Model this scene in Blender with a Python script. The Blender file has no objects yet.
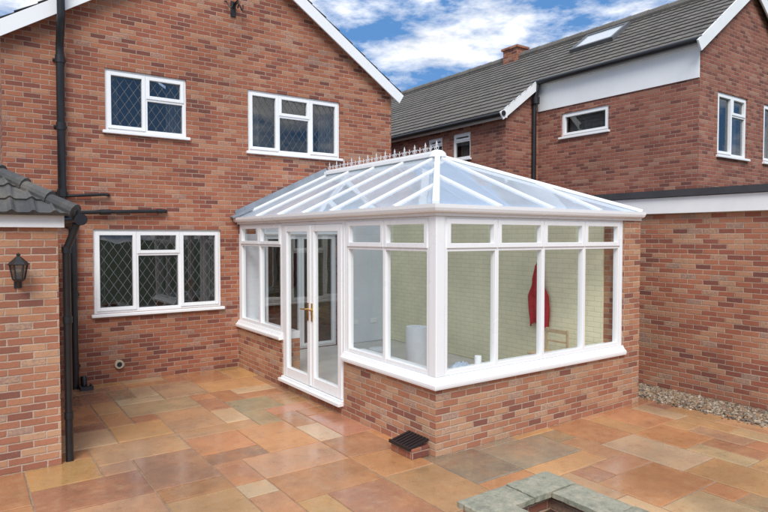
import bpy, math, random
from mathutils import Vector, Matrix
random.seed(11)
S = bpy.context.scene
S.view_settings.view_transform = 'Standard'
S.view_settings.look = 'None'
S.view_settings.exposure = 0
COL = S.collection

# ---------------------------------------------------------------- node helpers
def new_mat(name):
    m = bpy.data.materials.new(name); m.use_nodes = True
    nt = m.node_tree; nt.nodes.clear()
    out = nt.nodes.new('ShaderNodeOutputMaterial')
    return m, nt, out
class N:
    def __init__(s, nt): s.nt = nt
    def node(s, t, **kw):
        n = s.nt.nodes.new(t)
        for k, v in kw.items(): setattr(n, k, v)
        return n
    def put(s, sock, v):
        if isinstance(v, bpy.types.NodeSocket): s.nt.links.new(v, sock)
        else: sock.default_value = v
    def math(s, op, a, b=None, c=None):
        n = s.node('ShaderNodeMath', operation=op)
        s.put(n.inputs[0], a)
        if b is not None: s.put(n.inputs[1], b)
        if c is not None: s.put(n.inputs[2], c)
        return n.outputs[0]
    def mixf(s, f, a, b):
        n = s.node('ShaderNodeMix'); n.data_type = 'FLOAT'
        s.put(n.inputs[0], f); s.put(n.inputs[2], a); s.put(n.inputs[3], b)
        return n.outputs[0]
    def mixc(s, f, a, b, blend='MIX'):
        n = s.node('ShaderNodeMix'); n.data_type = 'RGBA'; n.blend_type = blend
        s.put(n.inputs[0], f)
        s.put(n.inputs[6], a if not isinstance(a, tuple) else (*a[:3], 1))
        s.put(n.inputs[7], b if not isinstance(b, tuple) else (*b[:3], 1))
        return n.outputs[2]
    def maprange(s, v, a, b, c=0., d=1.):
        n = s.node('ShaderNodeMapRange'); s.put(n.inputs[0], v)
        n.inputs[1].default_value = a; n.inputs[2].default_value = b
        n.inputs[3].default_value = c; n.inputs[4].default_value = d
        return n.outputs[0]
    def noise(s, vec, scale, detail=4, rough=.55):
        n = s.node('ShaderNodeTexNoise'); n.inputs['Scale'].default_value = scale
        n.inputs['Detail'].default_value = detail; n.inputs['Roughness'].default_value = rough
        s.nt.links.new(vec, n.inputs['Vector'])
        return n.outputs['Fac']
    def ramp(s, v, stops, interp='LINEAR'):
        n = s.node('ShaderNodeValToRGB'); r = n.color_ramp; r.interpolation = interp
        while len(r.elements) > 1: r.elements.remove(r.elements[-1])
        r.elements[0].position = stops[0][0]; r.elements[0].color = (*stops[0][1], 1)
        for p, c in stops[1:]:
            e = r.elements.new(p); e.color = (*c, 1)
        s.nt.links.new(v, n.inputs[0]); return n.outputs[0]
    def bump(s, h, dist, strength=1.):
        n = s.node('ShaderNodeBump'); n.inputs['Distance'].default_value = dist
        n.inputs['Strength'].default_value = strength
        s.nt.links.new(h, n.inputs['Height']); return n.outputs[0]
    def bsdf(s, out, col, rough=.5, normal=None, metal=0., spec=.5):
        b = s.node('ShaderNodeBsdfPrincipled')
        s.put(b.inputs['Base Color'], col if not isinstance(col, tuple) else (*col[:3], 1))
        s.put(b.inputs['Roughness'], rough); b.inputs['Metallic'].default_value = metal
        b.inputs['Specular IOR Level'].default_value = spec
        if normal is not None: s.nt.links.new(normal, b.inputs['Normal'])
        s.nt.links.new(b.outputs[0], out.inputs[0]); return b
def pos(h): return h.node('ShaderNodeNewGeometry').outputs['Position']

def simple(name, col, rough=.5, var=.12, scale=6., bump=0., bscale=60., metal=0., spec=.5):
    m, nt, out = new_mat(name); h = N(nt); p = pos(h)
    n1 = h.noise(p, scale, 4)
    f = h.maprange(n1, .3, .7, 1 - var, 1 + var * .5)
    cc = h.node('ShaderNodeRGB'); cc.outputs[0].default_value = (*col, 1)
    vm = h.node('ShaderNodeVectorMath', operation='SCALE')
    nt.links.new(cc.outputs[0], vm.inputs[0]); nt.links.new(f, vm.inputs[3])
    nrm = h.bump(h.noise(p, bscale, 3), bump) if bump else None
    r = h.maprange(n1, .3, .7, max(0, rough - .04), min(1, rough + .06))
    h.bsdf(out, vm.outputs[0], r, nrm, metal, spec); return m

def brick_mat(name, stops, mortar, seed=0., painted=False, dark=1., con=.34):
    m, nt, out = new_mat(name); h = N(nt)
    g = h.node('ShaderNodeNewGeometry')
    sp = h.node('ShaderNodeSeparateXYZ'); nt.links.new(g.outputs['Position'], sp.inputs[0])
    sn = h.node('ShaderNodeSeparateXYZ'); nt.links.new(g.outputs['True Normal'], sn.inputs[0])
    fac = h.math('GREATER_THAN', h.math('ABSOLUTE', sn.outputs[0]), h.math('ABSOLUTE', sn.outputs[1]))
    P = g.outputs['Position']
    wv = h.math('SUBTRACT', h.noise(P, 14, 2), .5)
    u = h.math('ADD', h.mixf(fac, sp.outputs[0], sp.outputs[1]), h.math('MULTIPLY', wv, .013))
    v = h.math('ADD', sp.outputs[2], h.math('MULTIPLY', wv, -.009))
    bh, bw = .067, .202
    vv = h.math('DIVIDE', v, bh)
    row = h.math('FLOOR', vv)
    off = h.math('MULTIPLY', h.math('FLOORED_MODULO', row, 2.), .5)
    off = h.math('ADD', off, h.math('MULTIPLY', h.math('SINE', h.math('MULTIPLY', row, 12.9)), .035))
    uu = h.math('ADD', h.math('DIVIDE', u, bw), off)
    col = h.math('FLOOR', uu)
    fu = h.math('SUBTRACT', uu, col); fv = h.math('SUBTRACT', vv, row)
    du = h.math('MULTIPLY', h.math('MINIMUM', fu, h.math('SUBTRACT', 1., fu)), bw)
    dv = h.math('MULTIPLY', h.math('MINIMUM', fv, h.math('SUBTRACT', 1., fv)), bh)
    d = h.math('MINIMUM', du, dv)
    fine = h.noise(P, 48, 5, .75)
    d = h.math('ADD', d, h.math('MULTIPLY', h.math('SUBTRACT', fine, .5), .007))
    mask = h.maprange(d, .002, .0085)
    cv = h.node('ShaderNodeCombineXYZ')
    nt.links.new(col, cv.inputs[0]); nt.links.new(row, cv.inputs[1]); cv.inputs[2].default_value = seed
    wn = h.node('ShaderNodeTexWhiteNoise'); wn.noise_dimensions = '3D'
    nt.links.new(cv.outputs[0], wn.inputs[0])
    big = h.noise(P, .9, 5, .6)
    med = h.noise(P, 5., 4, .6)
    if painted:
        c = h.mixc(mask, tuple(x * .86 for x in stops), stops)
        c = h.mixc(h.maprange(wn.outputs[0], 0, 1, 0, .2), c, tuple(x * .88 for x in stops))
    else:
        rv = h.math('ADD', wn.outputs[0], h.math('MULTIPLY', h.math('SUBTRACT', fine, .5), .6))
        bc = h.ramp(rv, stops)
        bc = h.mixc(h.maprange(fine, .46, .72, 0, con), bc, (.13, .05, .035))
        bc = h.mixc(h.maprange(fine, .42, .26, 0, .4), bc, (.54, .32, .22))
        mo = h.mixc(h.maprange(med, .4, .65, 0, .55), mortar, tuple(x * .62 for x in mortar))
        c = h.mixc(mask, mo, bc)
    f = h.maprange(big, .3, .72, .84 * dark, 1.12 * dark)
    vm = h.node('ShaderNodeVectorMath', operation='SCALE')
    nt.links.new(c, vm.inputs[0]); nt.links.new(f, vm.inputs[3])
    hh = h.math('ADD', mask, h.math('MULTIPLY', fine, 1.1))
    hh = h.math('ADD', hh, h.math('MULTIPLY', wn.outputs[0], .35))
    h.bsdf(out, vm.outputs[0], .85, h.bump(hh, .006, .3 if painted else .7), spec=.25)
    return m

BR_HOUSE = brick_mat('house_brick', [(0, (.17, .065, .05)), (.12, (.25, .085, .058)), (.3, (.34, .112, .066)), (.5, (.37, .135, .076)),
              (.75, (.42, .165, .09)), (.93, (.46, .235, .14)), (1, (.33, .19, .15))], (.45, .32, .245), 1)
BR_NEW = brick_mat('new_brick', [(0, (.24, .10, .075)), (.15, (.36, .145, .09)), (.4, (.44, .19, .11)), (.65, (.49, .24, .135)),
              (.88, (.54, .33, .20)), (1, (.40, .26, .20))], (.54, .42, .32), 5)
BR_GAR = brick_mat('garage_brick', [(0, (.18, .075, .06)), (.15, (.30, .105, .07)), (.4, (.39, .14, .082)), (.7, (.45, .19, .11)),
              (.9, (.49, .28, .17)), (1, (.34, .22, .17))], (.48, .355, .265), 9)
BR_NB = brick_mat('neighbour_brick', [(0, (.17, .065, .052)), (.35, (.29, .10, .07)), (.8, (.36, .14, .092)),
              (1, (.38, .20, .14))], (.37, .26, .20), 13)
CREAM = brick_mat('cream_painted_brick', (.90, .86, .60), (0, 0, 0), 3, painted=True)

PVC = simple('white_pvc', (.88, .89, .89), .28, .01, 1.5)
CREST = simple('white_cresting', (.70, .71, .72), .4, .05, 4)
PVCD = simple('white_painted_timber', (.86, .865, .855), .4, .06, 3)
RENDER = simple('white_render', (.87, .88, .88), .8, .05, 1.5, .002, 80)
BLACK = simple('black_plastic', (.015, .015, .017), .35, .2, 8)
IRON = simple('black_iron', (.02, .02, .02), .45, .3, 20, .001, 90)
LEADM = simple('lead_grey', (.13, .135, .14), .5, .2, 8)
FLASH = simple('lead_flashing', (.26, .29, .33), .5, .25, 5)
PLASTER = simple('plaster_offwhite', (.78, .82, .86), .8, .05, 2)
TILEFL = simple('pale_floor', (.66, .63, .58), .35, .12, 3)
GOLD = simple('brass', (.75, .52, .18), .25, .1, 10, metal=1.)
DARK = simple('dark_felt', (.05, .05, .055), .8, .3, 3, .003, 40)
SOIL = simple('dark_soil', (.09, .07, .05), .95, .4, 9, .02, 25)
RED = simple('red_cloth', (.48, .02, .03), .8, .3, 9, .001, 200)
WOOD = simple('pine_wood', (.62, .47, .29), .5, .2, 9)
PAPER = simple('white_roll', (.85, .86, .85), .6, .04, 10)
BLUE = simple('pale_blue_cloth', (.42, .50, .60), .8, .3, 20, .003, 60)
BEIGE = simple('beige_plastic', (.55, .47, .34), .5, .2, 12)
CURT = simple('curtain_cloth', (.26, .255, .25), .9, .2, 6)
GROUND = simple('ground_soil_grass', (.08, .10, .045), .95, .4, 1.2, .02, 12)
def cope_mat():
    m, nt, out = new_mat('mottled_sandstone'); h = N(nt); P = pos(h)
    n1 = h.noise(P, 7, 6, .7); n2 = h.noise(P, 45, 4, .7)
    c = h.ramp(n1, [(.3, (.20, .20, .15)), (.48, (.33, .325, .24)), (.62, (.43, .385, .28)), (.75, (.27, .28, .21))])
    c = h.mixc(h.maprange(n2, .48, .75, 0, .6), c, (.13, .13, .095))
    h.bsdf(out, c, h.maprange(n1, .3, .7, .35, .65), h.bump(h.math('ADD', n1, h.math('MULTIPLY', n2, .4)), .012, .8)); return m
COPE = cope_mat()

def glass_mat(name, tint, base, gl=(1, 1, 1), wav=.2, sky_sheen=0., sheen_col=(.74, .83, .93), graz=.9):
    m, nt, out = new_mat(name); h = N(nt)
    tr = h.node('ShaderNodeBsdfTransparent'); tr.inputs[0].default_value = (*tint, 1)
    g = h.node('ShaderNodeBsdfGlossy'); g.inputs['Roughness'].default_value = 0.
    g.inputs[0].default_value = (*gl, 1)
    ge = h.node('ShaderNodeNewGeometry')
    nz = h.noise(ge.outputs['Position'], 1.3, 2); nt.links.new(h.bump(nz, .01, wav), g.inputs['Normal'])
    dt = h.node('ShaderNodeVectorMath', operation='DOT_PRODUCT')
    nt.links.new(ge.outputs['Normal'], dt.inputs[0]); nt.links.new(ge.outputs['Incoming'], dt.inputs[1])
    c = h.math('ABSOLUTE', dt.outputs['Value'])
    f = h.math('POWER', h.math('SUBTRACT', 1., h.math('MINIMUM', c, 1.)), 4.)
    f = h.math('MINIMUM', h.math('ADD', h.math('MULTIPLY', f, graz), base), 1.)
    first = tr.outputs[0]
    if sky_sheen:  # pale diffuse film painted in to stand for reflected bright sky
        df = h.node('ShaderNodeBsdfDiffuse'); df.inputs[0].default_value = (*sheen_col, 1)
        tl = h.node('ShaderNodeBsdfTranslucent'); tl.inputs[0].default_value = (*sheen_col, 1)
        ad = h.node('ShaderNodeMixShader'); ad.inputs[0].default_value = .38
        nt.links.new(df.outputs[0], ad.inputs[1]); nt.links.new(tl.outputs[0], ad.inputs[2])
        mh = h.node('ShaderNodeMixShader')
        nt.links.new(h.maprange(h.noise(ge.outputs['Position'], 1.1, 4), .3, .7, sky_sheen * .82, min(1, sky_sheen * 1.18)), mh.inputs[0])
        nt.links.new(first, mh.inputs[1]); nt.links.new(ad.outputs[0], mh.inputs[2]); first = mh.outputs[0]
    mx = h.node('ShaderNodeMixShader')
    nt.links.new(f, mx.inputs[0]); nt.links.new(first, mx.inputs[1]); nt.links.new(g.outputs[0], mx.inputs[2])
    nt.links.new(mx.outputs[0], out.inputs[0]); return m
GL_HOUSE = glass_mat('house_glass', (.55, .57, .58), .13, gl=(.92, .92, .90))
GL_CON = glass_mat('clear_glass', (.95, .965, .955), .05)
GL_ROOF = glass_mat('sky_sheen_roof_glass', (.84, .92, .98), .10, gl=(.97, .99, 1.), sky_sheen=.70, graz=.38)  # pale blue of the panes is sky reflection put into the colour

def tile_mat(name, c1, c2, c3, moss=.5):
    m, nt, out = new_mat(name); h = N(nt)
    uv = h.node('ShaderNodeUVMap'); s = h.node('ShaderNodeSeparateXYZ'); nt.links.new(uv.outputs[0], s.inputs[0])
    cv = h.node('ShaderNodeCombineXYZ')
    nt.links.new(h.math('FLOOR', s.outputs[0]), cv.inputs[0]); nt.links.new(h.math('FLOOR', s.outputs[1]), cv.inputs[1])
    wn = h.node('ShaderNodeTexWhiteNoise'); wn.noise_dimensions = '3D'; nt.links.new(cv.outputs[0], wn.inputs[0])
    P = pos(h)
    c = h.ramp(wn.outputs[0], [(0, c1), (.5, c2), (1, c3)])
    c = h.mixc(h.maprange(h.noise(P, 3, 6, .7), .48, .70, 0, moss), c, (.22, .19, .145))
    c = h.mixc(h.maprange(h.noise(P, 25, 4, .7), .4, .7, 0, .4), c, (.06, .055, .05))
    h.bsdf(out, c, .75, h.bump(h.noise(P, 70, 3), .004), spec=.3); return m
TILE = tile_mat('dark_grey_tile', (.06, .06, .063), (.09, .09, .09), (.13, .125, .12))
TILE2 = tile_mat('weathered_grey_tile', (.145, .135, .12), (.165, .153, .137), (.195, .18, .16), .5)

def slab_mat():
    m, nt, out = new_mat('wet_sandstone'); h = N(nt); P = pos(h)
    at = h.node('ShaderNodeVertexColor'); at.layer_name = 'Col'
    n1 = h.noise(P, 2.6, 6, .65); n2 = h.noise(P, 10, 6, .7); n3 = h.noise(P, 60, 4, .7); n4 = h.noise(P, .55, 4)
    c = h.mixc(h.maprange(n1, .42, .70, 0, .5), at.outputs[0], (.52, .225, .09))
    c = h.mixc(h.maprange(n2, .5, .75, 0, .5), c, (.62, .43, .24))
    c = h.mixc(h.maprange(n2, .45, .25, 0, .6), c, (.23, .11, .065))
    c = h.mixc(h.maprange(n3, .52, .8, 0, .45), c, (.17, .10, .065))
    wet = h.maprange(h.math('ADD', h.math('MULTIPLY', n1, .55), n4), .66, .92, 1., 0.)
    c = h.mixc(h.math('MULTIPLY', wet, .36), c, (.13, .055, .025))
    r = h.mixf(wet, .42, .18)
    hh = h.math('ADD', n2, h.math('MULTIPLY', n3, .25))
    b = h.bsdf(out, c, r, h.bump(hh, .006, .55), spec=.5)
    b.inputs['Coat Roughness'].default_value = .09
    nt.links.new(h.mixf(wet, .15, 1.), b.inputs['Coat Weight'])
    nt.links.new(h.bump(h.math('ADD', n1, h.math('MULTIPLY', n2, .3)), .012, .35), b.inputs['Coat Normal'])
    return m
SLAB = slab_mat()
def vc_mat(name, rough):
    m, nt, out = new_mat(name); h = N(nt); P = pos(h)
    at = h.node('ShaderNodeVertexColor'); at.layer_name = 'Col'
    c = h.mixc(h.maprange(h.noise(P, 80, 3), .4, .7, 0, .35), at.outputs[0], (.07, .06, .05))
    h.bsdf(out, c, rough); return m
PEB = vc_mat('pebble', .45)
JOINT = simple('sandy_joint', (.36, .27, .19), .7, .3, 12, .004, 80)

# ---------------------------------------------------------------- mesh builder
class MB:
    def __init__(s): s.v = []; s.f = []; s.m = []; s.uv = {}; s.c = {}
    def face(s, pts, m=0, uv=None, col=None):
        i = len(s.v); s.v += [tuple(p) for p in pts]; s.f.append(tuple(range(i, i + len(pts)))); s.m.append(m)
        if uv: s.uv[len(s.f) - 1] = uv
        if col: s.c[len(s.f) - 1] = col
    def hexa(s, b, t, m=0, col=None):
        i = len(s.v); s.v += [tuple(p) for p in b] + [tuple(p) for p in t]
        for q in ((0, 3, 2, 1), (4, 5, 6, 7), (0, 1, 5, 4), (1, 2, 6, 5), (2, 3, 7, 6), (3, 0, 4, 7)):
            s.f.append(tuple(i + k for k in q)); s.m.append(m)
            if col: s.c[len(s.f) - 1] = col
    def box(s, x0, x1, y0, y1, z0, z1, m=0, col=None):
        x0, x1 = min(x0, x1), max(x0, x1); y0, y1 = min(y0, y1), max(y0, y1); z0, z1 = min(z0, z1), max(z0, z1)
        s.hexa([(x0, y0, z0), (x1, y0, z0), (x1, y1, z0), (x0, y1, z0)],
               [(x0, y0, z1), (x1, y0, z1), (x1, y1, z1), (x0, y1, z1)], m, col); return s
    def lbox(s, M, u0, u1, d0, d1, z0, z1, m=0):
        a = M(u0, d0, z0); b = M(u1, d1, z1); s.box(a[0], b[0], a[1], b[1], a[2], b[2], m); return s
    def beam(s, p, q, w, h, up=(0, 0, 1), m=0):
        p = Vector(p); q = Vector(q); d = (q - p).normalized(); up = Vector(up)
        side = d.cross(up).normalized(); u = side.cross(d).normalized()
        a = side * w / 2; b = u * h / 2
        s.hexa([p - a - b, p + a - b, q + a - b, q - a - b], [p - a + b, p + a + b, q + a + b, q - a + b], m); return s
    def tube(s, pts, r, n=12, m=0):
        pts = [Vector(p) for p in pts]; rings = []
        rr = r if isinstance(r, (list, tuple)) else [r] * len(pts); prev_a = None
        for i, p in enumerate(pts):
            d = (pts[min(i + 1, len(pts) - 1)] - pts[max(i - 1, 0)]).normalized()
            if prev_a is None:
                a = d.cross(Vector((0, 0, 1)))
                if a.length < .05: a = d.cross(Vector((0, 1, 0)))
            else: a = prev_a - d * prev_a.dot(d)
            a.normalize(); prev_a = a; b = d.cross(a).normalized()
            k = len(s.v); rings.append(k)
            for j in range(n):
                t = 2 * math.pi * j / n; s.v.append(tuple(p + a * math.cos(t) * rr[i] + b * math.sin(t) * rr[i]))
        for i in range(len(rings) - 1):
            r0, r1 = rings[i], rings[i + 1]
            for j in range(n):
                j2 = (j + 1) % n; s.f.append((r0 + j, r0 + j2, r1 + j2, r1 + j)); s.m.append(m)
        s.f.append(tuple(rings[0] + j for j in range(n))); s.m.append(m)
        s.f.append(tuple(rings[-1] + j for j in range(n))); s.m.append(m); return s
    def lathe(s, c, prof, n=24, m=0):
        rings = []
        for r, z in prof:
            k = len(s.v); rings.append(k)
            for j in range(n):
                t = 2 * math.pi * j / n; s.v.append((c[0] + r * math.cos(t), c[1] + r * math.sin(t), c[2] + z))
        for i in range(len(rings) - 1):
            for j in range(n):
                j2 = (j + 1) % n
                s.f.append((rings[i] + j, rings[i] + j2, rings[i + 1] + j2, rings[i + 1] + j)); s.m.append(m)
        s.f.append(tuple(rings[0] + j for j in range(n))); s.m.append(m)
        s.f.append(tuple(rings[-1] + j for j in range(n))); s.m.append(m); return s
    def sweep(s, path, offs, prof, m=0):
        n = len(prof); rings = []
        for (px, py), (ox, oy) in zip(path, offs):
            k = len(s.v); rings.append(k)
            for o, z in prof: s.v.append((px + ox * o, py + oy * o, z))
        for i in range(len(rings) - 1):
            for j in range(n):
                j2 = (j + 1) % n
                s.f.append((rings[i] + j, rings[i] + j2, rings[i + 1] + j2, rings[i + 1] + j)); s.m.append(m)
        s.f.append(tuple(rings[0] + j for j in range(n))); s.m.append(m)
        s.f.append(tuple(rings[-1] + j for j in range(n))); s.m.append(m); return s
    def build(s, name, mats, parent=None, smooth=False, bevel=0., weld=False):
        me = bpy.data.meshes.new(name); me.from_pydata(s.v, [], s.f); me.update()
        if not isinstance(mats, (list, tuple)): mats = [mats]
        for m in mats: me.materials.append(m)
        me.polygons.foreach_set('material_index', s.m)
        if s.uv:
            L = me.uv_layers.new(name='UVMap')
            for fi, uv in s.uv.items():
                for li, c in zip(me.polygons[fi].loop_indices, uv): L.data[li].uv = c
        if s.c:
            A = me.color_attributes.new('Col', 'FLOAT_COLOR', 'CORNER')
            for fi, c in s.c.items():
                for li in me.polygons[fi].loop_indices: A.data[li].color = (*c, 1)
        import bmesh
        bm = bmesh.new(); bm.from_mesh(me)
        if weld is True: bmesh.ops.remove_doubles(bm, verts=bm.verts, dist=1e-5)
        if weld != 'open': bmesh.ops.recalc_face_normals(bm, faces=bm.faces)
        bm.to_mesh(me); bm.free()
        if smooth:
            me.polygons.foreach_set('use_smooth', [True] * len(me.polygons))
            try: me.set_sharp_from_angle(angle=math.radians(40))
            except Exception: pass
        o = bpy.data.objects.new(name, me); COL.objects.link(o)
        if parent is not None:
            o.parent = parent
            if parent.type == 'EMPTY': o.matrix_parent_inverse = Matrix.Translation(-Vector(parent.location))
        if bevel:
            b = o.modifiers.new('Bevel', 'BEVEL'); b.width = bevel; b.segments = 2; b.limit_method = 'ANGLE'
        return o
def thing(name, loc, label, cat, group=None):
    e = bpy.data.objects.new(name, None); e.location = loc; e.empty_display_size = .2; COL.objects.link(e)
    e['label'] = label; e['category'] = cat
    if group: e['group'] = group
    return e
def tag(o, label, cat):
    o['label'] = label; o['category'] = cat; return o
def struct(o): o['kind'] = 'structure'; return o

HY = 9.3; CX = 3.65; CY = 4.34; CR = 7.0
MH = lambda u, d, z: (u, HY - d, z)
ML = lambda u, d, z: (CX - d, u, z)
MF = lambda u, d, z: (u, CY - d, z)
MG = lambda u, d, z: (u, 5.44 - d, z)
MNL = lambda u, d, z: (9.48 - d, u, z)
MNR = lambda u, d, z: (10.5 - d, u, z)

def wall_grid(mb, M, u0, u1, z0, z1, ops, depth=.12, m=0):
    us = sorted({u0, u1, *[a for o in ops for a in o[:2]]}); zs = sorted({z0, z1, *[a for o in ops for a in o[2:]]})
    for i in range(len(us) - 1):
        for j in range(len(zs) - 1):
            cu = (us[i] + us[i + 1]) / 2; cz = (zs[j] + zs[j + 1]) / 2
            if any(o[0] < cu < o[1] and o[2] < cz < o[3] for o in ops): continue
            mb.face([M(us[i], 0, zs[j]), M(us[i + 1], 0, zs[j]), M(us[i + 1], 0, zs[j + 1]), M(us[i], 0, zs[j + 1])], m)
    for a, b, c, d in ops:
        k = -depth
        mb.face([M(a, 0, c), M(a, 0, d), M(a, k, d), M(a, k, c)], m)
        mb.face([M(b, 0, c), M(b, 0, d), M(b, k, d), M(b, k, c)], m)
        mb.face([M(a, 0, c), M(b, 0, c), M(b, k, c), M(a, k, c)], m)
        mb.face([M(a, 0, d), M(b, 0, d), M(b, k, d), M(a, k, d)], m)

def window(parent, M, u0, u1, z0, z1, cols, leaded=(), sill=True, d=-.03, glass=GL_HOUSE, fw=.055, mw=.05, curtain=(), label=None):
    mb = MB(); gl = MB(); ld = MB(); edges = [u0] + [c[0] for c in cols]; n = len(cols); dep = .07
    for i in range(n + 1):
        if i == 0: a, b = u0, u0 + fw
        elif i == n: a, b = u1 - fw, u1
        else: a, b = edges[i] - mw / 2, edges[i] + mw / 2
        mb.lbox(M, a, b, d - dep, d, z0, z1)
    k = 0
    for i, (e, sp, ops) in enumerate(cols):
        a = edges[i] + (fw if i == 0 else mw / 2); b = edges[i + 1] - (fw if i == n - 1 else mw / 2)
        mb.lbox(M, a, b, d - dep, d - .001, z0, z0 + fw); mb.lbox(M, a, b, d - dep, d - .001, z1 - fw, z1)
        zz = [z0 + fw] + [q for s_ in sp for q in (s_ - mw / 2, s_ + mw / 2)] + [z1 - fw]
        for s_ in sp: mb.lbox(M, a, b, d - dep, d - .001, s_ - mw / 2, s_ + mw / 2)
        for j in range(0, len(zz), 2):
            la, lb, lc, le = a, b, zz[j], zz[j + 1]
            if ops[j // 2]:
                w = .030; o = .018; s0 = d - .05; s1 = d + .014
                A, B, C, D = la - o, lb + o, lc - o, le + o
                mb.lbox(M, A, A + w + o, s0, s1, C, D); mb.lbox(M, B - w - o, B, s0, s1, C, D)
                mb.lbox(M, A + w + o, B - w - o, s0, s1 - .001, C, C + w + o); mb.lbox(M, A + w + o, B - w - o, s0, s1 - .001, D - w - o, D)
                la, lb, lc, le = A + w + o, B - w - o, C + w + o, D - w - o
            dg = d - .035
            gl.face([M(la - .005, dg, lc - .005), M(lb + .005, dg, lc - .005), M(lb + .005, dg, le + .005), M(la - .005, dg, le + .005)])
            if k in leaded:
                pw, ph = .125, .185; W = lb - la; H = le - lc; hw = .0032; sl = ph / pw
                for sg in (1, -1):
                    cnt = int((W * sl + H) / ph) + 2
                    for q in range(-cnt, cnt + 1):
                        c0 = q * ph + .04
                        if sg > 0: xl = (0 - c0) / sl; xh = (H - c0) / sl
                        else: xh = (c0) / sl; xl = (c0 - H) / sl
                        xa = max(0, xl); xb = min(W, xh)
                        if xb - xa < .01: continue
                        za = sg * sl * xa + c0; zb = sg * sl * xb + c0
                        L = math.hypot(1, sl); nx = -sg * sl / L * hw; nz = 1 / L * hw; dl = dg + (.004 if sg > 0 else .005)
                        ld.face([M(la + xa - nx, dl, lc + za - nz), M(la + xb - nx, dl, lc + zb - nz), M(la + xb + nx, dl, lc + zb + nz), M(la + xa + nx, dl, lc + za + nz)])
            k += 1
    w = mb.build('window', PVC, parent, bevel=.004)
    if label: w['label'] = label
    gl.build('glass', glass, w, weld='open')
    if ld.f: ld.build('lead_lattice', LEADM, w, weld='open')
    if sill:
        sb = MB(); sb.lbox(M, u0 - .04, u1 + .04, d - .06, .055, z0 - .045, z0 - .001)
        sb.build('sill', PVC, w, bevel=.008)
    for (ca, cbb) in curtain:
        cb = MB(); nn = 24
        for i in range(nn):
            a = ca + (cbb - ca) * i / nn; b = ca + (cbb - ca) * (i + 1) / nn
            fa = -.22 + .03 * math.sin(i * 1.4); fb = -.22 + .03 * math.sin((i + 1) * 1.4)
            cb.face([M(a, fa, z0), M(b, fb, z0), M(b, fb, z1 + .02), M(a, fa, z1 + .02)])
        cb.build('curtain', CURT, w, weld=True)
    return w

def tiled_slope(mb, O, ud, vd, nd, umin, umax, vlen, tw=.3, th=.32, amp=.025, step=.02, m=0, seg=6):
    O, ud, vd, nd = map(Vector, (O, ud, vd, nd)); rows = max(1, round(vlen / th)); th = vlen / rows
    for r in range(rows):
        v0 = r * th; v1 = (r + 1) * th + (.02 if r < rows - 1 else 0)
        a0, b0 = umin(v0), umax(v0); a1, b1 = umin(min(v1, vlen)), umax(min(v1, vlen))
        lo, hi = min(a0, a1), max(b0, b1)
        k0 = math.floor(lo / tw * seg); k1 = math.ceil(hi / tw * seg); prev = None
        jit = random.uniform(-.003, .003)
        for k in range(k0, k1 + 1):
            u = k * tw / seg; ph = (k % seg) / seg
            hgt = amp * (math.cos(2 * math.pi * ph) ** 2 if amp else 0) if ph < .25 or ph > .75 else 0.
            ub = min(max(u, a0), b0); ut = min(max(u, a1), b1)
            ttop = O + vd * v1 + ud * ut + nd * (hgt)
            tbot = O + vd * v0 + ud * ub + nd * (hgt + step + jit)
            low = O + vd * (v0 + .003) + ud * ub + nd * (-.012 if r == 0 else hgt * .2 - .004)
            cur = (tbot, ttop, low, (u / tw, v0 / th))
            if prev and (ub > prev[4] or ut > prev[5]):
                ci = ((k - .5) / seg + .001); uvq = [(ci, r + .5)] * 4
                mb.face([prev[0], cur[0], cur[1], prev[1]], m, uvq)
                mb.face([prev[2], cur[2], cur[0], prev[0]], m, uvq)
            prev = (*cur, ub, ut)

# ================================================================= GROUND
g = MB(); g.face([(-300, -300, -.05), (400, -300, -.05), (400, 400, -.05), (-300, 400, -.05)])
struct(g.build('ground', GROUND, weld='open'))

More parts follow.
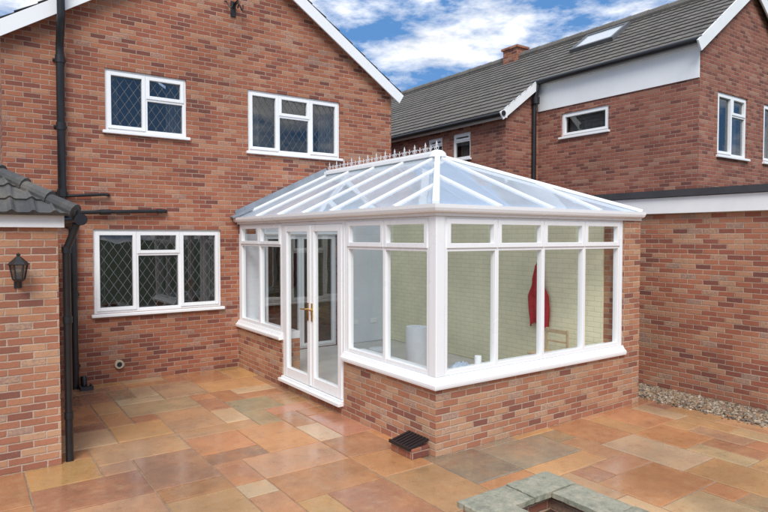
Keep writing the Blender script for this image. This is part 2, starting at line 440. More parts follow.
g = MB(); cell = .285; px0, py0 = -3.0, -.6; W = 36; H = 35; px1 = px0 + W * cell; py1 = py0 + H * cell
g.face([(px0 - .1, py0, -.008), (px1 + .12, py0, -.008), (px1 + .12, py1 + .3, -.008), (px0 - .1, py1 + .3, -.008)], 1)
occ = [[0] * W for _ in range(H)]
pal = [(.60, .29, .125), (.54, .25, .12), (.64, .37, .17), (.48, .23, .125), (.64, .46, .26), (.58, .33, .18),
       (.42, .34, .20), (.35, .175, .11), (.66, .39, .15), (.32, .29, .21), (.60, .28, .165), (.66, .50, .30)]
wts = [7, 5, 6, 4, 4, 5, 2, 2.2, 5, 1.2, 3, 2]
sizes = [(3, 2), (2, 3), (2, 2), (2, 1), (1, 2), (1, 1), (3, 1)]; sw = [5, 5, 5.5, 4, 4, 1.6, .8]
for j in range(H):
    for i in range(W):
        if occ[j][i]: continue
        for _ in range(30):
            a, b = random.choices(sizes, sw)[0]
            if i + a <= W and j + b <= H and not any(occ[jj][ii] for jj in range(j, j + b) for ii in range(i, i + a)): break
        else: a = b = 1
        for jj in range(j, j + b):
            for ii in range(i, i + a): occ[jj][ii] = 1
        gp = .0065; R = lambda s=.003: random.uniform(-s, s)
        xa, xb = px0 + i * cell + gp, px0 + (i + a) * cell - gp; ya, yb = py0 + j * cell + gp, py0 + (j + b) * cell - gp
        c = random.choices(pal, wts)[0]; f = random.uniform(.78, 1.12); c = tuple(x * f * random.uniform(.95, 1.05) for x in c)
        bt = [(xa + R(), ya + R()), (xb + R(), ya + R()), (xb + R(), yb + R()), (xa + R(), yb + R())]
        cx, cy = (xa + xb) / 2, (ya + yb) / 2; tz = R(.0012)
        sx, sy = R(.003), R(.003)
        t = [(x + (cx - x) / abs(cx - x) * .006, y + (cy - y) / abs(cy - y) * .006, tz + sx * (x - cx) + sy * (y - cy)) for x, y in bt]
        g.hexa([(x, y, -.012) for x, y in bt], [(x, y, -.003 + tz) for x, y in bt], 0, c)
        g.hexa([(x, y, -.003 + tz) for x, y in bt], t, 0, c)
struct(g.build('patio', [SLAB, JOINT]))

g = MB(); g.face([(px1 + .12, -.6, -.012), (7.95, -.6, -.012), (7.95, 9.6, -.012), (px1 + .12, 9.6, -.012)], 0)
struct(g.build('path', SOIL, weld='open'))
g = MB(); ph = (1 + 5 ** .5) / 2
ico = [Vector(p).normalized() for p in [(-1, ph, 0), (1, ph, 0), (-1, -ph, 0), (1, -ph, 0), (0, -1, ph), (0, 1, ph), (0, -1, -ph), (0, 1, -ph), (ph, 0, -1), (ph, 0, 1), (-ph, 0, -1), (-ph, 0, 1)]]
icf = [(0, 11, 5), (0, 5, 1), (0, 1, 7), (0, 7, 10), (0, 10, 11), (1, 5, 9), (5, 11, 4), (11, 10, 2), (10, 7, 6), (7, 1, 8), (3, 9, 4), (3, 4, 2), (3, 2, 6), (3, 6, 8), (3, 8, 9), (4, 9, 5), (2, 4, 11), (6, 2, 10), (8, 6, 7), (9, 8, 1)]
def pebbles(g, n, fx, fy, z=0., r0=.010, r1=.026):
    for _ in range(n):
        x, y = fx(), fy(); r = random.uniform(r0, r1); a = random.uniform(0, 6.28)
        sc = (random.uniform(.8, 1.4), random.uniform(.7, 1.1), random.uniform(.5, .8)); ca, sa = math.cos(a), math.sin(a)
        c = random.choice([(.32, .23, .14), (.20, .14, .09), (.48, .40, .30), (.12, .09, .07), (.34, .20, .11), (.22, .19, .15), (.36, .29, .21)])
        k = len(g.v); zz = z + random.uniform(-.004, .012)
        for v in ico:
            q = v * r * random.uniform(.88, 1.1); q = (q.x * sc[0], q.y * sc[1], q.z * sc[2])
            g.v.append((x + q[0] * ca - q[1] * sa, y + q[0] * sa + q[1] * ca, zz + q[2]))
        for f in icf: g.f.append(tuple(k + t for t in f)); g.m.append(0); g.c[len(g.f) - 1] = c
pebbles(g, 8500, lambda: random.triangular(7.16, 7.93, 7.72), lambda: random.uniform(1.6, 6.6))
o = g.build('gravel', PEB, smooth=True); o['kind'] = 'stuff'

# ================================================================= BRICK HOUSE
house = thing('brick_house', (3.58, HY, 0), 'red brick gabled house with white leaded windows behind a patio', 'house')
hx0, hx1 = .46, 6.70; ax = (hx0 + hx1) / 2; sl = .65; hr = 3.22; z0e = 4.80; zr = lambda x: z0e + sl * (hr - abs(x - ax))
wz = zr(hx0) - .06
ops = [(1.70, 2.85, 3.62, 4.50), (3.84, 5.57, 3.50, 4.50), (1.52, 3.37, 1.0, 2.21), (4.1, 5.5, .15, 2.15)]
w = MB(); wall_grid(w, MH, hx0, hx1, -.05, wz, ops)
w.face([(hx0, HY, wz), (hx1, HY, wz), (ax, HY, zr(ax) - .06)])
BY = 17.0
w.face([(hx0, HY, -.05), (hx0, BY, -.05), (hx0, BY, wz), (hx0, HY, wz)]); w.face([(hx1, HY, -.05), (hx1, BY, -.05), (hx1, BY, wz), (hx1, HY, wz)])
w.face([(hx0, BY, -.05), (hx1, BY, -.05), (hx1, BY, wz), (ax, BY, zr(ax) - .06), (hx0, BY, wz)])
w.build('wall', BR_HOUSE, house, weld=True)
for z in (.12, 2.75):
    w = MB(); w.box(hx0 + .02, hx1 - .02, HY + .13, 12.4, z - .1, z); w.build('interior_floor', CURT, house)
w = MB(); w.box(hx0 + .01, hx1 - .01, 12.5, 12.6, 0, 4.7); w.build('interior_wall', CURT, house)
ang = math.atan(sl); slen = hr / math.cos(ang)
r = MB(); fy = 9.14
for sg in (-1, 1):
    O = (ax + sg * hr, fy, z0e); vd = (-sg * math.cos(ang), 0, math.sin(ang)); nd = (sg * math.sin(ang), 0, math.cos(ang))
    tiled_slope(r, O, (0, 1, 0), vd, nd, lambda v: 0, lambda v: BY - fy, slen, seg=4)
r.tube([(ax, fy, zr(ax) + .03), (ax, BY, zr(ax) + .03)], .11, 10)
r.build('roof', TILE, house)
for sg in (-1, 1):
    p = (ax + sg * (hr + .03), fy + .012, z0e - sl * .03 - .09); q = (ax, fy + .012, zr(ax) - .09)
    b = MB(); b.beam(p, q, .025, .18); b.build('bargeboard', PVC, house)
    b = MB(); b.beam((p[0], fy + .095, p[2]), (q[0], fy + .095, q[2]), .13, .012); b.build('soffit', PVC, house)
window(house, MH, 1.70, 2.85, 3.62, 4.50, [(2.26, [], [1]), (2.85, [4.13], [0, 1])], leaded=(0, 1, 2), curtain=[(1.72, 1.9), (2.6, 2.83)])
window(house, MH, 3.84, 5.57, 3.50, 4.50, [(4.39, [], [1]), (4.98, [4.13], [0, 1]), (5.57, [], [1])], leaded=(0, 1, 2, 3), curtain=[(3.86, 4.1), (5.25, 5.55)])
window(house, MH, 1.52, 3.37, 1.0, 2.21, [(2.106, [], [1]), (2.733, [1.85], [0, 1]), (3.37, [], [1])], leaded=(0, 1, 2, 3), curtain=[(1.54, 1.7), (3.1, 3.35)])
window(house, MH, 4.1, 5.5, .16, 2.15, [(4.8, [], [1]), (5.5, [], [1])], sill=False)
p = MB(); d = .085
pt = lambda x, dd, z: (x, HY - dd, z)
p.tube([pt(1.25, d, 0), pt(1.25, d, 2.30), pt(1.21, d, 2.42), pt(1.13, d, 2.56), pt(1.13, d, 4.6), pt(1.13, d + .02, 4.72), pt(1.13, .25, 4.95), pt(1.13, .27, 5.05), pt(1.13, .27, 6.0)], .05, 14)
for x, z in ((1.25, .3), (1.25, 1.3), (1.25, 2.25), (1.13, 2.7), (1.13, 3.6), (1.13, 4.5)): p.tube([pt(x, d, z - .05), pt(x, d, z + .05)], .06, 14); p.box(x - .08, x + .08, HY - .03, HY, z - .015, z + .015)
p.build('soil_pipe', BLACK, house, smooth=True)
MB().tube([pt(1.15, .06, 2.66), pt(1.66, .06, 2.70), pt(1.71, .05, 2.70), pt(1.73, 0, 2.70)], .022).build('waste_pipe', BLACK, house, smooth=True)
p = MB(); p.tube([pt(1.10, .08, 2.43), pt(2.45, .06, 2.485), pt(2.50, .05, 2.487), pt(2.52, 0, 2.487)], .028)
p.tube([pt(1.60, .075, 2.45), pt(1.74, .074, 2.456)], .038); p.tube([pt(2.38, .062, 2.482), pt(2.45, .062, 2.485)], .036)
p.build('waste_pipe', BLACK, house, smooth=True)
MB().tube([pt(.80, .10, 2.40), pt(1.16, .12, 2.385)], .05).build('gutter_outlet', BLACK, house, smooth=True)
MB().tube([pt(1.36, .1, 0), pt(1.36, .1, .10), pt(1.36, .06, .14)], .04).build('pipe_stub', BLACK, house, smooth=True)
v = MB(); v.tube([MH(1.835, 0, .26), MH(1.835, .05, .26)], .062, 20); v.tube([MH(1.835, .05, .26), MH(1.835, .054, .26)], .035, 20, 1)
v.build('flue_vent', [BEIGE, BLACK], house, smooth=True)
v = MB(); v.lbox(MH, 3.56, 3.64, .0, .02, 5.60, 5.84)
for s_ in (-1, 1):
    v.tube([MH(3.60 + s_ * (.01 + .14 * t / 10), .03 + .12 * math.sin(t / 10 * 3.0), 5.74 + .06 * math.sin(t * .8)) for t in range(11)], .011, 8)
v.tube([MH(3.60, .01, 5.78), MH(3.60, .22, 5.80), MH(3.60, .24, 5.72), MH(3.60, .2, 5.68)], .012, 8)
v.build('wall_bracket', IRON, house, smooth=True)

# ================================================================= CONSERVATORY
con = thing('conservatory', ((CX + CR) / 2, (CY + HY) / 2, 0), 'white framed glass conservatory with hipped glass roof on brick dwarf wall', 'conservatory')
t = .28; zt = .66; WR = 6.66; FT = 2.302
w = MB()
w.box(CX, CX + t, 7.68, HY - .003, -.03, zt); w.box(CX, CX + t, CY, 6.02, -.03, zt); w.box(CX, CX + t, 6.02, 7.68, -.03, .095)
w.box(CX + t, WR, CY, CY + t, -.03, zt)
w.build('dwarf_wall', BR_NEW, con)
MB().box(WR, CR, CY, HY - .003, -.03, 2.33).build('side_wall', BR_NEW, con)
MB().box(WR - .02, WR - .002, CY + t + .002, HY - .025, .16, 2.33).build('wall_lining', CREAM, con)
w = MB(); zg = lambda x: 2.40 + (3.2 - 2.42) * (min(x - CX, CR - x) / 1.69) - .04
for seg_ in ([(CX + .3, 2.15), (WR - .022, 2.15), (WR - .022, 2.33), (6.75, 2.33), (6.75, zg(6.75)), (5.31, zg(5.31)), (CX + .3, zg(CX + .3))],):
    w.face([(x, HY - .022, z) for x, z in seg_])
w.box(CX + .02, 4.1, HY - .023, HY - .003, .16, 2.15)
w.box(5.5, WR - .022, HY - .023, HY - .003, .16, 2.149); w.build('plaster_wall', PLASTER, con)
MB().box(CX + t, WR - .001, CY + t, HY - .005, .0, .155).build('floor', TILEFL, con)
for x in (5.78, 6.2): MB().box(x, x + .15, HY - .035, HY - .0235, .50, .585).build('power_socket', PVC, con, bevel=.003)
prof = [(-.28, .66), (.045, .655), (.05, .675), (.05, .70), (.02, .725), (.0, .762), (-.28, .762)]
MB().sweep([(CX, 6.018), (CX, CY), (WR + .0, CY)], [(-1, 0), (-1, -1), (0, -1)], prof).build('sill', PVC, con, bevel=.003)
MB().sweep([(CX, HY - .004), (CX, 7.682)], [(-1, 0), (-1, 0)], prof).build('sill', PVC, con, bevel=.003)
for q in ((CX + .005, CX + .115, CY + .005, CY + .115), (CX + .02, CX + .09, 5.985, 6.022), (CX + .02, CX + .09, 7.678, 7.72),
          (CX + .02, CX + .09, 9.235, HY - .024), (6.61, WR - .002, CY + .02, CY + .09)):
    MB().box(*q, .762, FT).build('corner_post', PVC, con, bevel=.008)
MB().sweep([(CX, HY - .004), (CX, CY), (CR, CY)], [(-1, 0), (-1, -1), (0, -1)], [(.012, FT), (.012, 2.338), (-.12, 2.338), (-.12, FT)]).build('eaves_beam', PVC, con)
gp = [(.014, 2.335), (.05, 2.335), (.068, 2.348), (.078, 2.375), (.080, 2.41), (.068, 2.41), (.064, 2.39), (.02, 2.385), (-.02, 2.41), (-.1, 2.41), (-.1, 2.34), (.014, 2.34)]
GR = CR - .09
MB().sweep([(CX, HY - .004), (CX, CY), (GR, CY), (GR, HY - .004)], [(-1, 0), (-1, -1), (1, -1), (1, 0)], gp).build('gutter', PVC, con)
TZ = 1.985
def cwin(M, e):
    cols = [(x, [TZ], [0, 1]) for x in e[1:]]
    return window(con, M, e[0], e[-1], .764, FT - .001, cols, sill=False, d=-.02, glass=GL_CON, fw=.045, mw=.05)
cwin(ML, [4.46, 5.22, 5.983]); cwin(ML, [7.722, 8.48, 9.233]); cwin(MF, [3.767, 4.478, 5.19, 5.902, 6.608])
f = MB(); D0, D1 = 6.024, 7.676; DT = FT - .045
f.lbox(ML, D0, D0 + .05, -.10, -.015, .165, FT - .001); f.lbox(ML, D1 - .05, D1, -.10, -.015, .165, FT - .001); f.lbox(ML, D0 + .05, D1 - .05, -.10, -.016, DT, FT - .001)
f.lbox(ML, D0 + .002, D1 - .002, -.28, .07, .10, .14); f.lbox(ML, D0 + .003, D1 - .003, -.28, .02, .1405, .164)
f.build('door_frame', PVC, con, bevel=.004)
mid = (D0 + D1) / 2
for (a, b, hs) in ((D0 + .054, mid - .003, 1), (mid + .003, D1 - .054, -1)):
    m_ = MB(); st = .085; e_ = DT - .003
    m_.lbox(ML, a, a + st, -.075, -.005, .17, e_); m_.lbox(ML, b - st, b, -.075, -.005, .17, e_)
    m_.lbox(ML, a + st, b - st, -.075, -.006, .17, .30); m_.lbox(ML, a + st, b - st, -.075, -.006, e_ - .085, e_)
    m_.lbox(ML, a + st, a + st + .012, -.07, -.012, .30, e_ - .085); m_.lbox(ML, b - st - .012, b - st, -.07, -.012, .30, e_ - .085)
    if hs == 1: m_.lbox(ML, b - .02, b + .026, -.004, .008, .18, e_ - .01)
    dr = m_.build('door', PVC, con, bevel=.005)
    gg = MB(); gg.face([ML(a + st, -.035, .30), ML(b - st, -.035, .30), ML(b - st, -.035, e_ - .085), ML(a + st, -.035, e_ - .085)]); gg.build('glass', GL_CON, dr, weld='open')
    hu = (b - .05) if hs == 1 else (a + .045); hb = MB()
    hb.lbox(ML, hu - .016, hu + .016, -.0045, .006, 1.02, 1.25)
    hb.tube([ML(hu, .005, 1.17), ML(hu, .05, 1.17), ML(hu - hs * .02, .056, 1.17), ML(hu - hs * .12, .056, 1.165)], .009, 10)
    hb.build('handle', GOLD, dr, smooth=True)
# roof
ex0, ex1, ey0, ez = CX - .03, CR - .02, CY - .03, 2.412; rx = (ex0 + ex1) / 2; ry = 6.28; rz = 3.2
A = Vector((rx, ry, rz)); B = Vector((rx, HY, rz))
def nrm(a, b, c): return (Vector(b) - Vector(a)).cross(Vector(c) - Vector(a)).normalized()
nL = nrm((ex0, ey0, ez), A, (ex0, HY, ez)); nL = nL if nL.z > 0 else -nL
nR = Vector((-nL.x, nL.y, nL.z))
nF = nrm((ex0, ey0, ez), (ex1, ey0, ez), A); nF = nF if nF.z > 0 else -nF
rb = MB()
def bar(p, q, n, w=.045, h=.03): rb.beam(p, q, w, h, up=n)
ys = [4.98, 5.63, 6.28, 7.0, 7.75, 8.5, 9.26]
for (ex, n, sg) in ((ex0, nL, 1), (ex1, nR, -1)):
    for y in ys:
        if y < ry: q = Vector((ex + sg * (rx - ex0) * (y - ey0) / (ry - ey0), y, ez + (rz - ez) * (y - ey0) / (ry - ey0)))
        else: q = Vector((rx, y, rz))
        bar((ex, y, ez), q, n)
hk = lambda x: (x - ex0) / (rx - ex0) if x < rx else (ex1 - x) / (ex1 - rx)
for x in (4.478, rx, 6.14):
    k = min(1, hk(x)); bar((x, ey0, ez), (x, ey0 + (ry - ey0) * k, ez + (rz - ez) * k), nF)
bar((ex0, ey0, ez + .01), A + Vector((0, 0, .01)), (0, 0, 1), .07, .04); bar((ex1, ey0, ez + .01), A + Vector((0, 0, .01)), (0, 0, 1), .07, .04)
rb.beam(A + Vector((0, -.06, .015)), B + Vector((0, 0, .015)), .13, .05)
rb.beam(A + Vector((0, -.06, .05)), B + Vector((0, 0, .05)), .06, .03)
rb.lathe((rx, ry, rz), [(.02, -.04), (.13, -.02), (.11, .04), (.07, .07), (.0, .085)], 16)
roof = rb.build('roof', PVC, con, bevel=.004)
gm = MB(); dz = Vector((0, 0, -.006)); E = lambda x, y: Vector((x, y, ez))
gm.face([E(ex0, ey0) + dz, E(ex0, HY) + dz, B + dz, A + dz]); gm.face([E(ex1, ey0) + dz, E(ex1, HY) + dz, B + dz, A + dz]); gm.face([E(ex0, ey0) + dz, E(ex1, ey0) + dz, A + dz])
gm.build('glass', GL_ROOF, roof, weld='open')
cr = MB(); n = 25
for i in range(n):
    y = ry + .02 + (HY - ry - .12) * i / (n - 1); z = rz + .065; big_ = i % 2 == 0; hgt = .15 if big_ else .10
    cr.tube([(rx, y, z), (rx, y, z + hgt * .6)], .0045, 6)
    w2 = .024 if big_ else .015; a = z + hgt * .45; b_ = z + hgt; mz = a * .62 + b_ * .38
    i0 = len(cr.v)
    cr.v += [(rx, y, a), (rx - .006, y, mz), (rx, y - w2, mz), (rx + .006, y, mz), (rx, y + w2, mz), (rx, y, b_)]
    for q in ((0, 1, 2), (0, 2, 3), (0, 3, 4), (0, 4, 1), (5, 2, 1), (5, 3, 2), (5, 4, 3), (5, 1, 4)): cr.f.append(tuple(i0 + k for k in q)); cr.m.append(0)
    if big_:
        for s_ in (-1, 1):
            cr.tube([(rx, y + s_ * (.012 + .032 * math.sin(t_ * .55)), z + .02 + .055 * (1 - math.cos(t_ * .55)) / 2) for t_ in range(9)], .004, 6)
    if i < n - 1:
        y2 = ry + .02 + (HY - ry - .12) * (i + 1) / (n - 1)
        cr.tube([(rx, y + (y2 - y) * t_ / 6, z + .035 + .03 * math.sin(math.pi * t_ / 6)) for t_ in range(7)], .004, 6)
cr.beam((rx, ry, rz + .071), (rx, HY - .1, rz + .071), .012, .012)
cr.build('ridge_cresting', CREST, roof)
for sg, ex in ((1, ex0), (-1, ex1)):
    MB().beam(Vector((ex, HY - .012, ez + .05)), Vector((rx, HY - .012, rz + .06)), .016, .12).build('lead_flashing', FLASH, roof)
MB().beam(Vector((ex0 - .1, HY - .07, ez - .0)), Vector((ex0 + .25, HY - .07, ez + .15)), .13, .03).build('lead_flashing', FLASH, roof)

# ================================================================= OUTBUILDING
ob = thing('brick_outbuilding', (-1, 6.2, 0), 'brick garage corner with hipped dark tile roof and white fascia', 'garage')
OX = .72; OY = 6.2
MB().box(-3.2, OX, OY, HY - .004, -.03, 2.27).build('wall', BR_NEW, ob)
MB().box(-3.2, OX + .05, OY - .05, OY - .002, 2.185, 2.30).build('fascia', PVCD, ob, bevel=.004)
MB().box(OX + .002, OX + .05, OY, HY - .01, 2.185, 2.30).build('fascia', PVCD, ob, bevel=.004)
r = MB(); pz = .70; an = math.atan(pz); ex, ey, e_z = OX + .13, OY - .13, 2.30; L = 1.62 / math.cos(an)
tk = dict(tw=.165, th=.21, amp=.028, step=.02, seg=12)
tiled_slope(r, (ex, ey, e_z), (-1, 0, 0), (0, math.cos(an), math.sin(an)), (0, -math.sin(an), math.cos(an)), lambda v: v * math.cos(an), lambda v: 4.0, L, **tk)
tiled_slope(r, (ex, ey, e_z), (0, 1, 0), (-math.cos(an), 0, math.sin(an)), (math.sin(an), 0, math.cos(an)), lambda v: v * math.cos(an), lambda v: HY - ey - .02, L, **tk)
tp = Vector((ex - 1.62, ey + 1.62, e_z + 1.62 * pz)); st = Vector((ex, ey, e_z + .02)); nn = 9
for i in range(nn):
    a = st.lerp(tp, i / nn); b_ = st.lerp(tp, (i + 1.1) / nn)
    r.tube([a + Vector((0, 0, .01)), b_ + Vector((0, 0, -.008))], [.07, .058], 12)
r.face([tp, (tp.x, HY, tp.z), (-3.2, HY, tp.z), (-3.2, tp.y, tp.z)])
for f_i in range(len(r.f)):
    if f_i not in r.uv: r.uv[f_i] = [(f_i // 12 + .5, .5)] * len(r.f[f_i])
r.build('roof', TILE, ob)
p = MB(); p.tube([(OX + .075, OY + .06, -.0), (OX + .075, OY + .06, 1.98), (OX + .12, OY + .0, 2.12), (OX + .15, OY - .03, 2.22)], .034, 12)
for z in (.4, 1.3, 1.95): p.tube([(OX + .075, OY + .06, z), (OX + .075, OY + .06, z + .06)], .041, 12)
p.build('drainpipe', BLACK, ob, smooth=True)
MB().tube([(OX + .17, OY - .16, 2.26), (OX + .17, HY - .25, 2.27)], .055, 12).build('gutter', BLACK, ob, smooth=True)

lx, lz = .40, 1.79; ly = OY
ln = thing('wall_lantern', (lx, ly, lz), 'black metal wall lantern mounted on the brick garage wall', 'lantern')
b = MB(); b.box(lx - .03, lx + .03, ly - .014, ly, lz - .14, lz - .0)
b.tube([(lx, ly - .01, lz - .08), (lx, ly - .06, lz - .12), (lx, ly - .12, lz - .10), (lx, ly - .13, lz - .07)], .01, 8)
c = (lx, ly - .13, lz)
b.lathe(c, [(.02, -.08), (.045, -.065), (.05, -.055), (.05, -.05)], 6)
for k in range(6):
    t_ = math.pi / 3 * k; b.tube([(c[0] + .047 * math.cos(t_), c[1] + .047 * math.sin(t_), lz - .052), (c[0] + .068 * math.cos(t_), c[1] + .068 * math.sin(t_), lz + .07)], .006, 6)
b.lathe(c, [(.078, .068), (.085, .075), (.05, .11), (.03, .13), (.012, .145), (.018, .16), (.0, .175)], 6)
b.build('lantern_body', IRON, ln)
MB().lathe(c, [(.044, -.05), (.064, .068)], 6).build('glass', GL_HOUSE, ln)

# ================================================================= GARAGE (flat roof)
ga = thing('flat_roof_garage', (9.1, 3, 0), 'brick flat roofed garage with white fascia beside gravel strip', 'garage')
MB().box(7.95, 10.38, -1.5, 13.0, -.05, 2.50).build('wall', BR_GAR, ga)
MB().box(7.88, 7.948, -1.5, 13.0, 2.42, 2.64).build('fascia', PVCD, ga, bevel=.004)
MB().box(7.84, 10.40, -1.55, 13.0, 2.645, 2.735).build('roof', DARK, ga)

# ================================================================= NEIGHBOUR HOUSE
nb = thing('neighbouring_house', (12.3, 9, 0), 'red brick house with grey tiled roof, white rendered band and rooflight', 'house')
nsl = .72; nax = 12.3; nz = lambda x: 5.5 + nsl * (x - 10.35); NE = 20.; NY = 5.44; nH = nz(nax); rxw = 2 * nax - 10.5
w = MB()
wall_grid(w, MG, 10.5, rxw, -.05, 5.48, [(11.14, 12.27, 3.58, 4.72), (12.95, 13.9, 3.58, 4.72)])
w.face([(10.5, NY, 5.48), (rxw, NY, 5.48), (nax, NY, nH - .06)])
wall_grid(w, MNR, NY, 9.0, -.05, 4.86, [(7.23, 8.37, 4.22, 4.72)])
w.face([(9.48, 9.0, -.05), (10.5, 9.0, -.05), (10.5, 9.0, 5.5), (9.48, 9.0, 4.80)])
wall_grid(w, MNL, 9.0, NE, -.05, 4.80, [(10.08, 10.68, 3.9, 4.5), (11.05, 11.6, 3.9, 4.5)])
w.face([(rxw, NY, -.05), (rxw, NE, -.05), (rxw, NE, 5.48), (rxw, NY, 5.48)])
w.face([(9.48, NE, -.05), (rxw, NE, -.05), (rxw, NE, 5.48), (nax, NE, nH - .06), (9.48, NE, 4.8)])
w.build('wall', BR_NB, nb, weld=True)
MB().box(10.475, 10.53, NY + .002, 8.99, 4.862, 5.48).build('render_band', RENDER, nb)
r = MB(); an = math.atan(nsl); ca, sa = math.cos(an), math.sin(an)
Lr = (nax - 10.33) / ca; Ll = (10.33 - 9.28) / ca; tk = dict(tw=.20, th=.20, amp=.006, step=.024)
tiled_slope(r, (10.33, NY - .12, nz(10.33)), (0, 1, 0), (ca, 0, sa), (-sa, 0, ca), lambda v: 0, lambda v: NE - NY + .12, Lr, seg=6, **tk)
tiled_slope(r, (9.28, 8.88, nz(9.28)), (0, 1, 0), (ca, 0, sa), (-sa, 0, ca), lambda v: 0, lambda v: NE - 8.88, Ll, seg=6, **tk)
tiled_slope(r, (2 * nax - 10.33, NY - .12, nz(10.33)), (0, 1, 0), (-ca, 0, sa), (sa, 0, ca), lambda v: 0, lambda v: NE - NY + .12, Lr, seg=4, **tk)
y = NY - .12
while y < NE:
    r.tube([(nax, y, nH + .0), (nax, y + .44, nH + .0)], [.125, .115], 10); y += .43
for f_i in range(len(r.f)):
    if f_i not in r.uv: r.uv[f_i] = [(f_i // 12 + .5, .5)] * len(r.f[f_i])
rf = r.build('roof', TILE2, nb)
c = MB(); c.box(12.1, 12.5, 11.1, 11.6, 6.5, 7.12); c.box(12.06, 12.54, 11.06, 11.64, 7.121, 7.18); c.build('chimney', BR_HOUSE, rf)
c = MB(); nn_ = Vector((-sa, 0, ca))
def rp(x, y, k): return Vector((x, y, nz(x))) + nn_ * k
for (xa, xb, ya, yb) in ((11.40, 11.46, 7.75, 8.85), (11.98, 12.04, 7.75, 8.85), (11.46, 11.98, 7.75, 7.82), (11.46, 11.98, 8.78, 8.85)):
    c.hexa([rp(xa, ya, 0), rp(xb, ya, 0), rp(xb, yb, 0), rp(xa, yb, 0)], [rp(xa, ya, .10), rp(xb, ya, .10), rp(xb, yb, .10), rp(xa, yb, .10)])
rl = c.build('rooflight', LEADM, rf)
c = MB(); c.face([rp(11.46, 7.82, .08), rp(11.98, 7.82, .08), rp(11.98, 8.78, .08), rp(11.46, 8.78, .08)]); c.build('glass', simple('sky_pane', (.55, .6, .65), .08, .1, 2), rl, weld='open')
for sg in (-1, 1):
    MB().beam((nax + sg * 2.05, NY - .11, nH - nsl * 2.05 - .09), (nax, NY - .11, nH - .09), .03, .20).build('bargeboard', PVCD, nb)
MB().beam((9.24, 8.90, nz(9.24) - .08), (10.36, 8.90, nz(10.36) - .08), .03, .17).build('bargeboard', PVCD, nb)
MB().box(10.42, 10.474, NY - .1, 8.99, 5.40, 5.50).build('fascia', PVCD, nb)
MB().box(9.36, 9.40, 8.88, NE, 4.60, 4.75).build('fascia', PVCD, nb)
MB().tube([(10.34, NY - .12, 5.47), (10.34, 8.98, 5.47)], .055, 10).build('gutter', BLACK, nb, smooth=True)
MB().tube([(9.28, 8.86, 4.68), (9.28, NE, 4.68)], .055, 10).build('gutter', BLACK, nb, smooth=True)
b = MB(); b.tube([(10.35, 8.88, 5.42), (10.33, 8.92, 5.2), (10.30, 8.94, 5.05), (10.30, 8.94, 2.7)], .05, 12)
b.tube([(10.30, 8.90, 5.0), (10.30, 8.90, 5.14)], .085, 12)
b.build('drainpipe', BLACK, nb, smooth=True)
window(nb, MG, 11.14, 12.27, 3.58, 4.72, [(11.71, [], [1]), (12.27, [4.35], [0, 1])], curtain=[(11.16, 11.4), (12.0, 12.25)])
window(nb, MG, 12.95, 13.9, 3.58, 4.72, [(13.4, [], [1]), (13.9, [], [1])])
window(nb, MNR, 7.23, 8.37, 4.22, 4.72, [(8.37, [], [1])], curtain=[(7.3, 8.3)])
window(nb, MNL, 10.08, 10.68, 3.9, 4.5, [(10.68, [4.32], [0, 1])], curtain=[(10.1, 10.6)])
window(nb, MNL, 11.05, 11.6, 3.9, 4.5, [(11.6, [4.32], [0, 1])], curtain=[(11.1, 11.5)])

# ================================================================= RAISED PLANTER
pl = thing('raised_planter', (3.18, 2.2, 0), 'low raised bed with grey stone coping on the patio', 'planter')
a0, a1, b0, b1 = 2.74, 3.66, .9, 3.03; zc = .30; cw = .27
w = MB(); i_ = .03
for q in ((a0 + i_, a1 - i_, b1 - .2, b1 - i_), (a0 + i_, a0 + .2, b0 + i_, b1 - .2), (a1 - .2, a1 - i_, b0 + i_, b1 - .2), (a0 + .2, a1 - .2, b0 + i_, b0 + .2)): w.box(*q, -.01, zc - .045)
w.build('wall', BR_NEW, pl)
MB().box(a0 + .2, a1 - .2, b0 + .2, b1 - .2, 0, .12).build('soil', SOIL, pl)
def cope(x0, x1, y0, y1):
    w = MB(); R = lambda: random.uniform(-.008, .008); dz = R() * .5; NX = 10; NYY = 10; P = {}
    for i in range(NX + 1):
        for j in range(NYY + 1):
            e = i in (0, NX) or j in (0, NYY)
            P[i, j] = (x0 + (x1 - x0) * i / NX + (R() * .5 if e else 0), y0 + (y1 - y0) * j / NYY + (R() * .5 if e else 0), zc + dz + random.uniform(-.0015, .0015) - (.005 if e else 0))
    for i in range(NX):
        for j in range(NYY): w.face([P[i, j], P[i + 1, j], P[i + 1, j + 1], P[i, j + 1]])
    rim = [(i, 0) for i in range(NX)] + [(NX, j) for j in range(NYY)] + [(i, NYY) for i in range(NX, 0, -1)] + [(0, j) for j in range(NYY, 0, -1)]
    lo = {k: (P[k][0] + R() * .3, P[k][1] + R() * .3, zc - .045) for k in rim}
    for a, b in zip(rim, rim[1:] + rim[:1]): w.face([lo[a], lo[b], P[b], P[a]])
    w.face([lo[k] for k in rim]); w.build('coping_slab', COPE, pl, weld=True)
g_ = .010
cope(a0, a0 + .47, b1 - cw, b1); cope(a0 + .47 + g_, a1, b1 - cw, b1)
for k in range(4):
    y1_ = b1 - cw - g_ - k * .47; cope(a1 - cw, a1, max(b0, y1_ - .46), y1_); cope(a0, a0 + cw, max(b0, y1_ - .46), y1_)

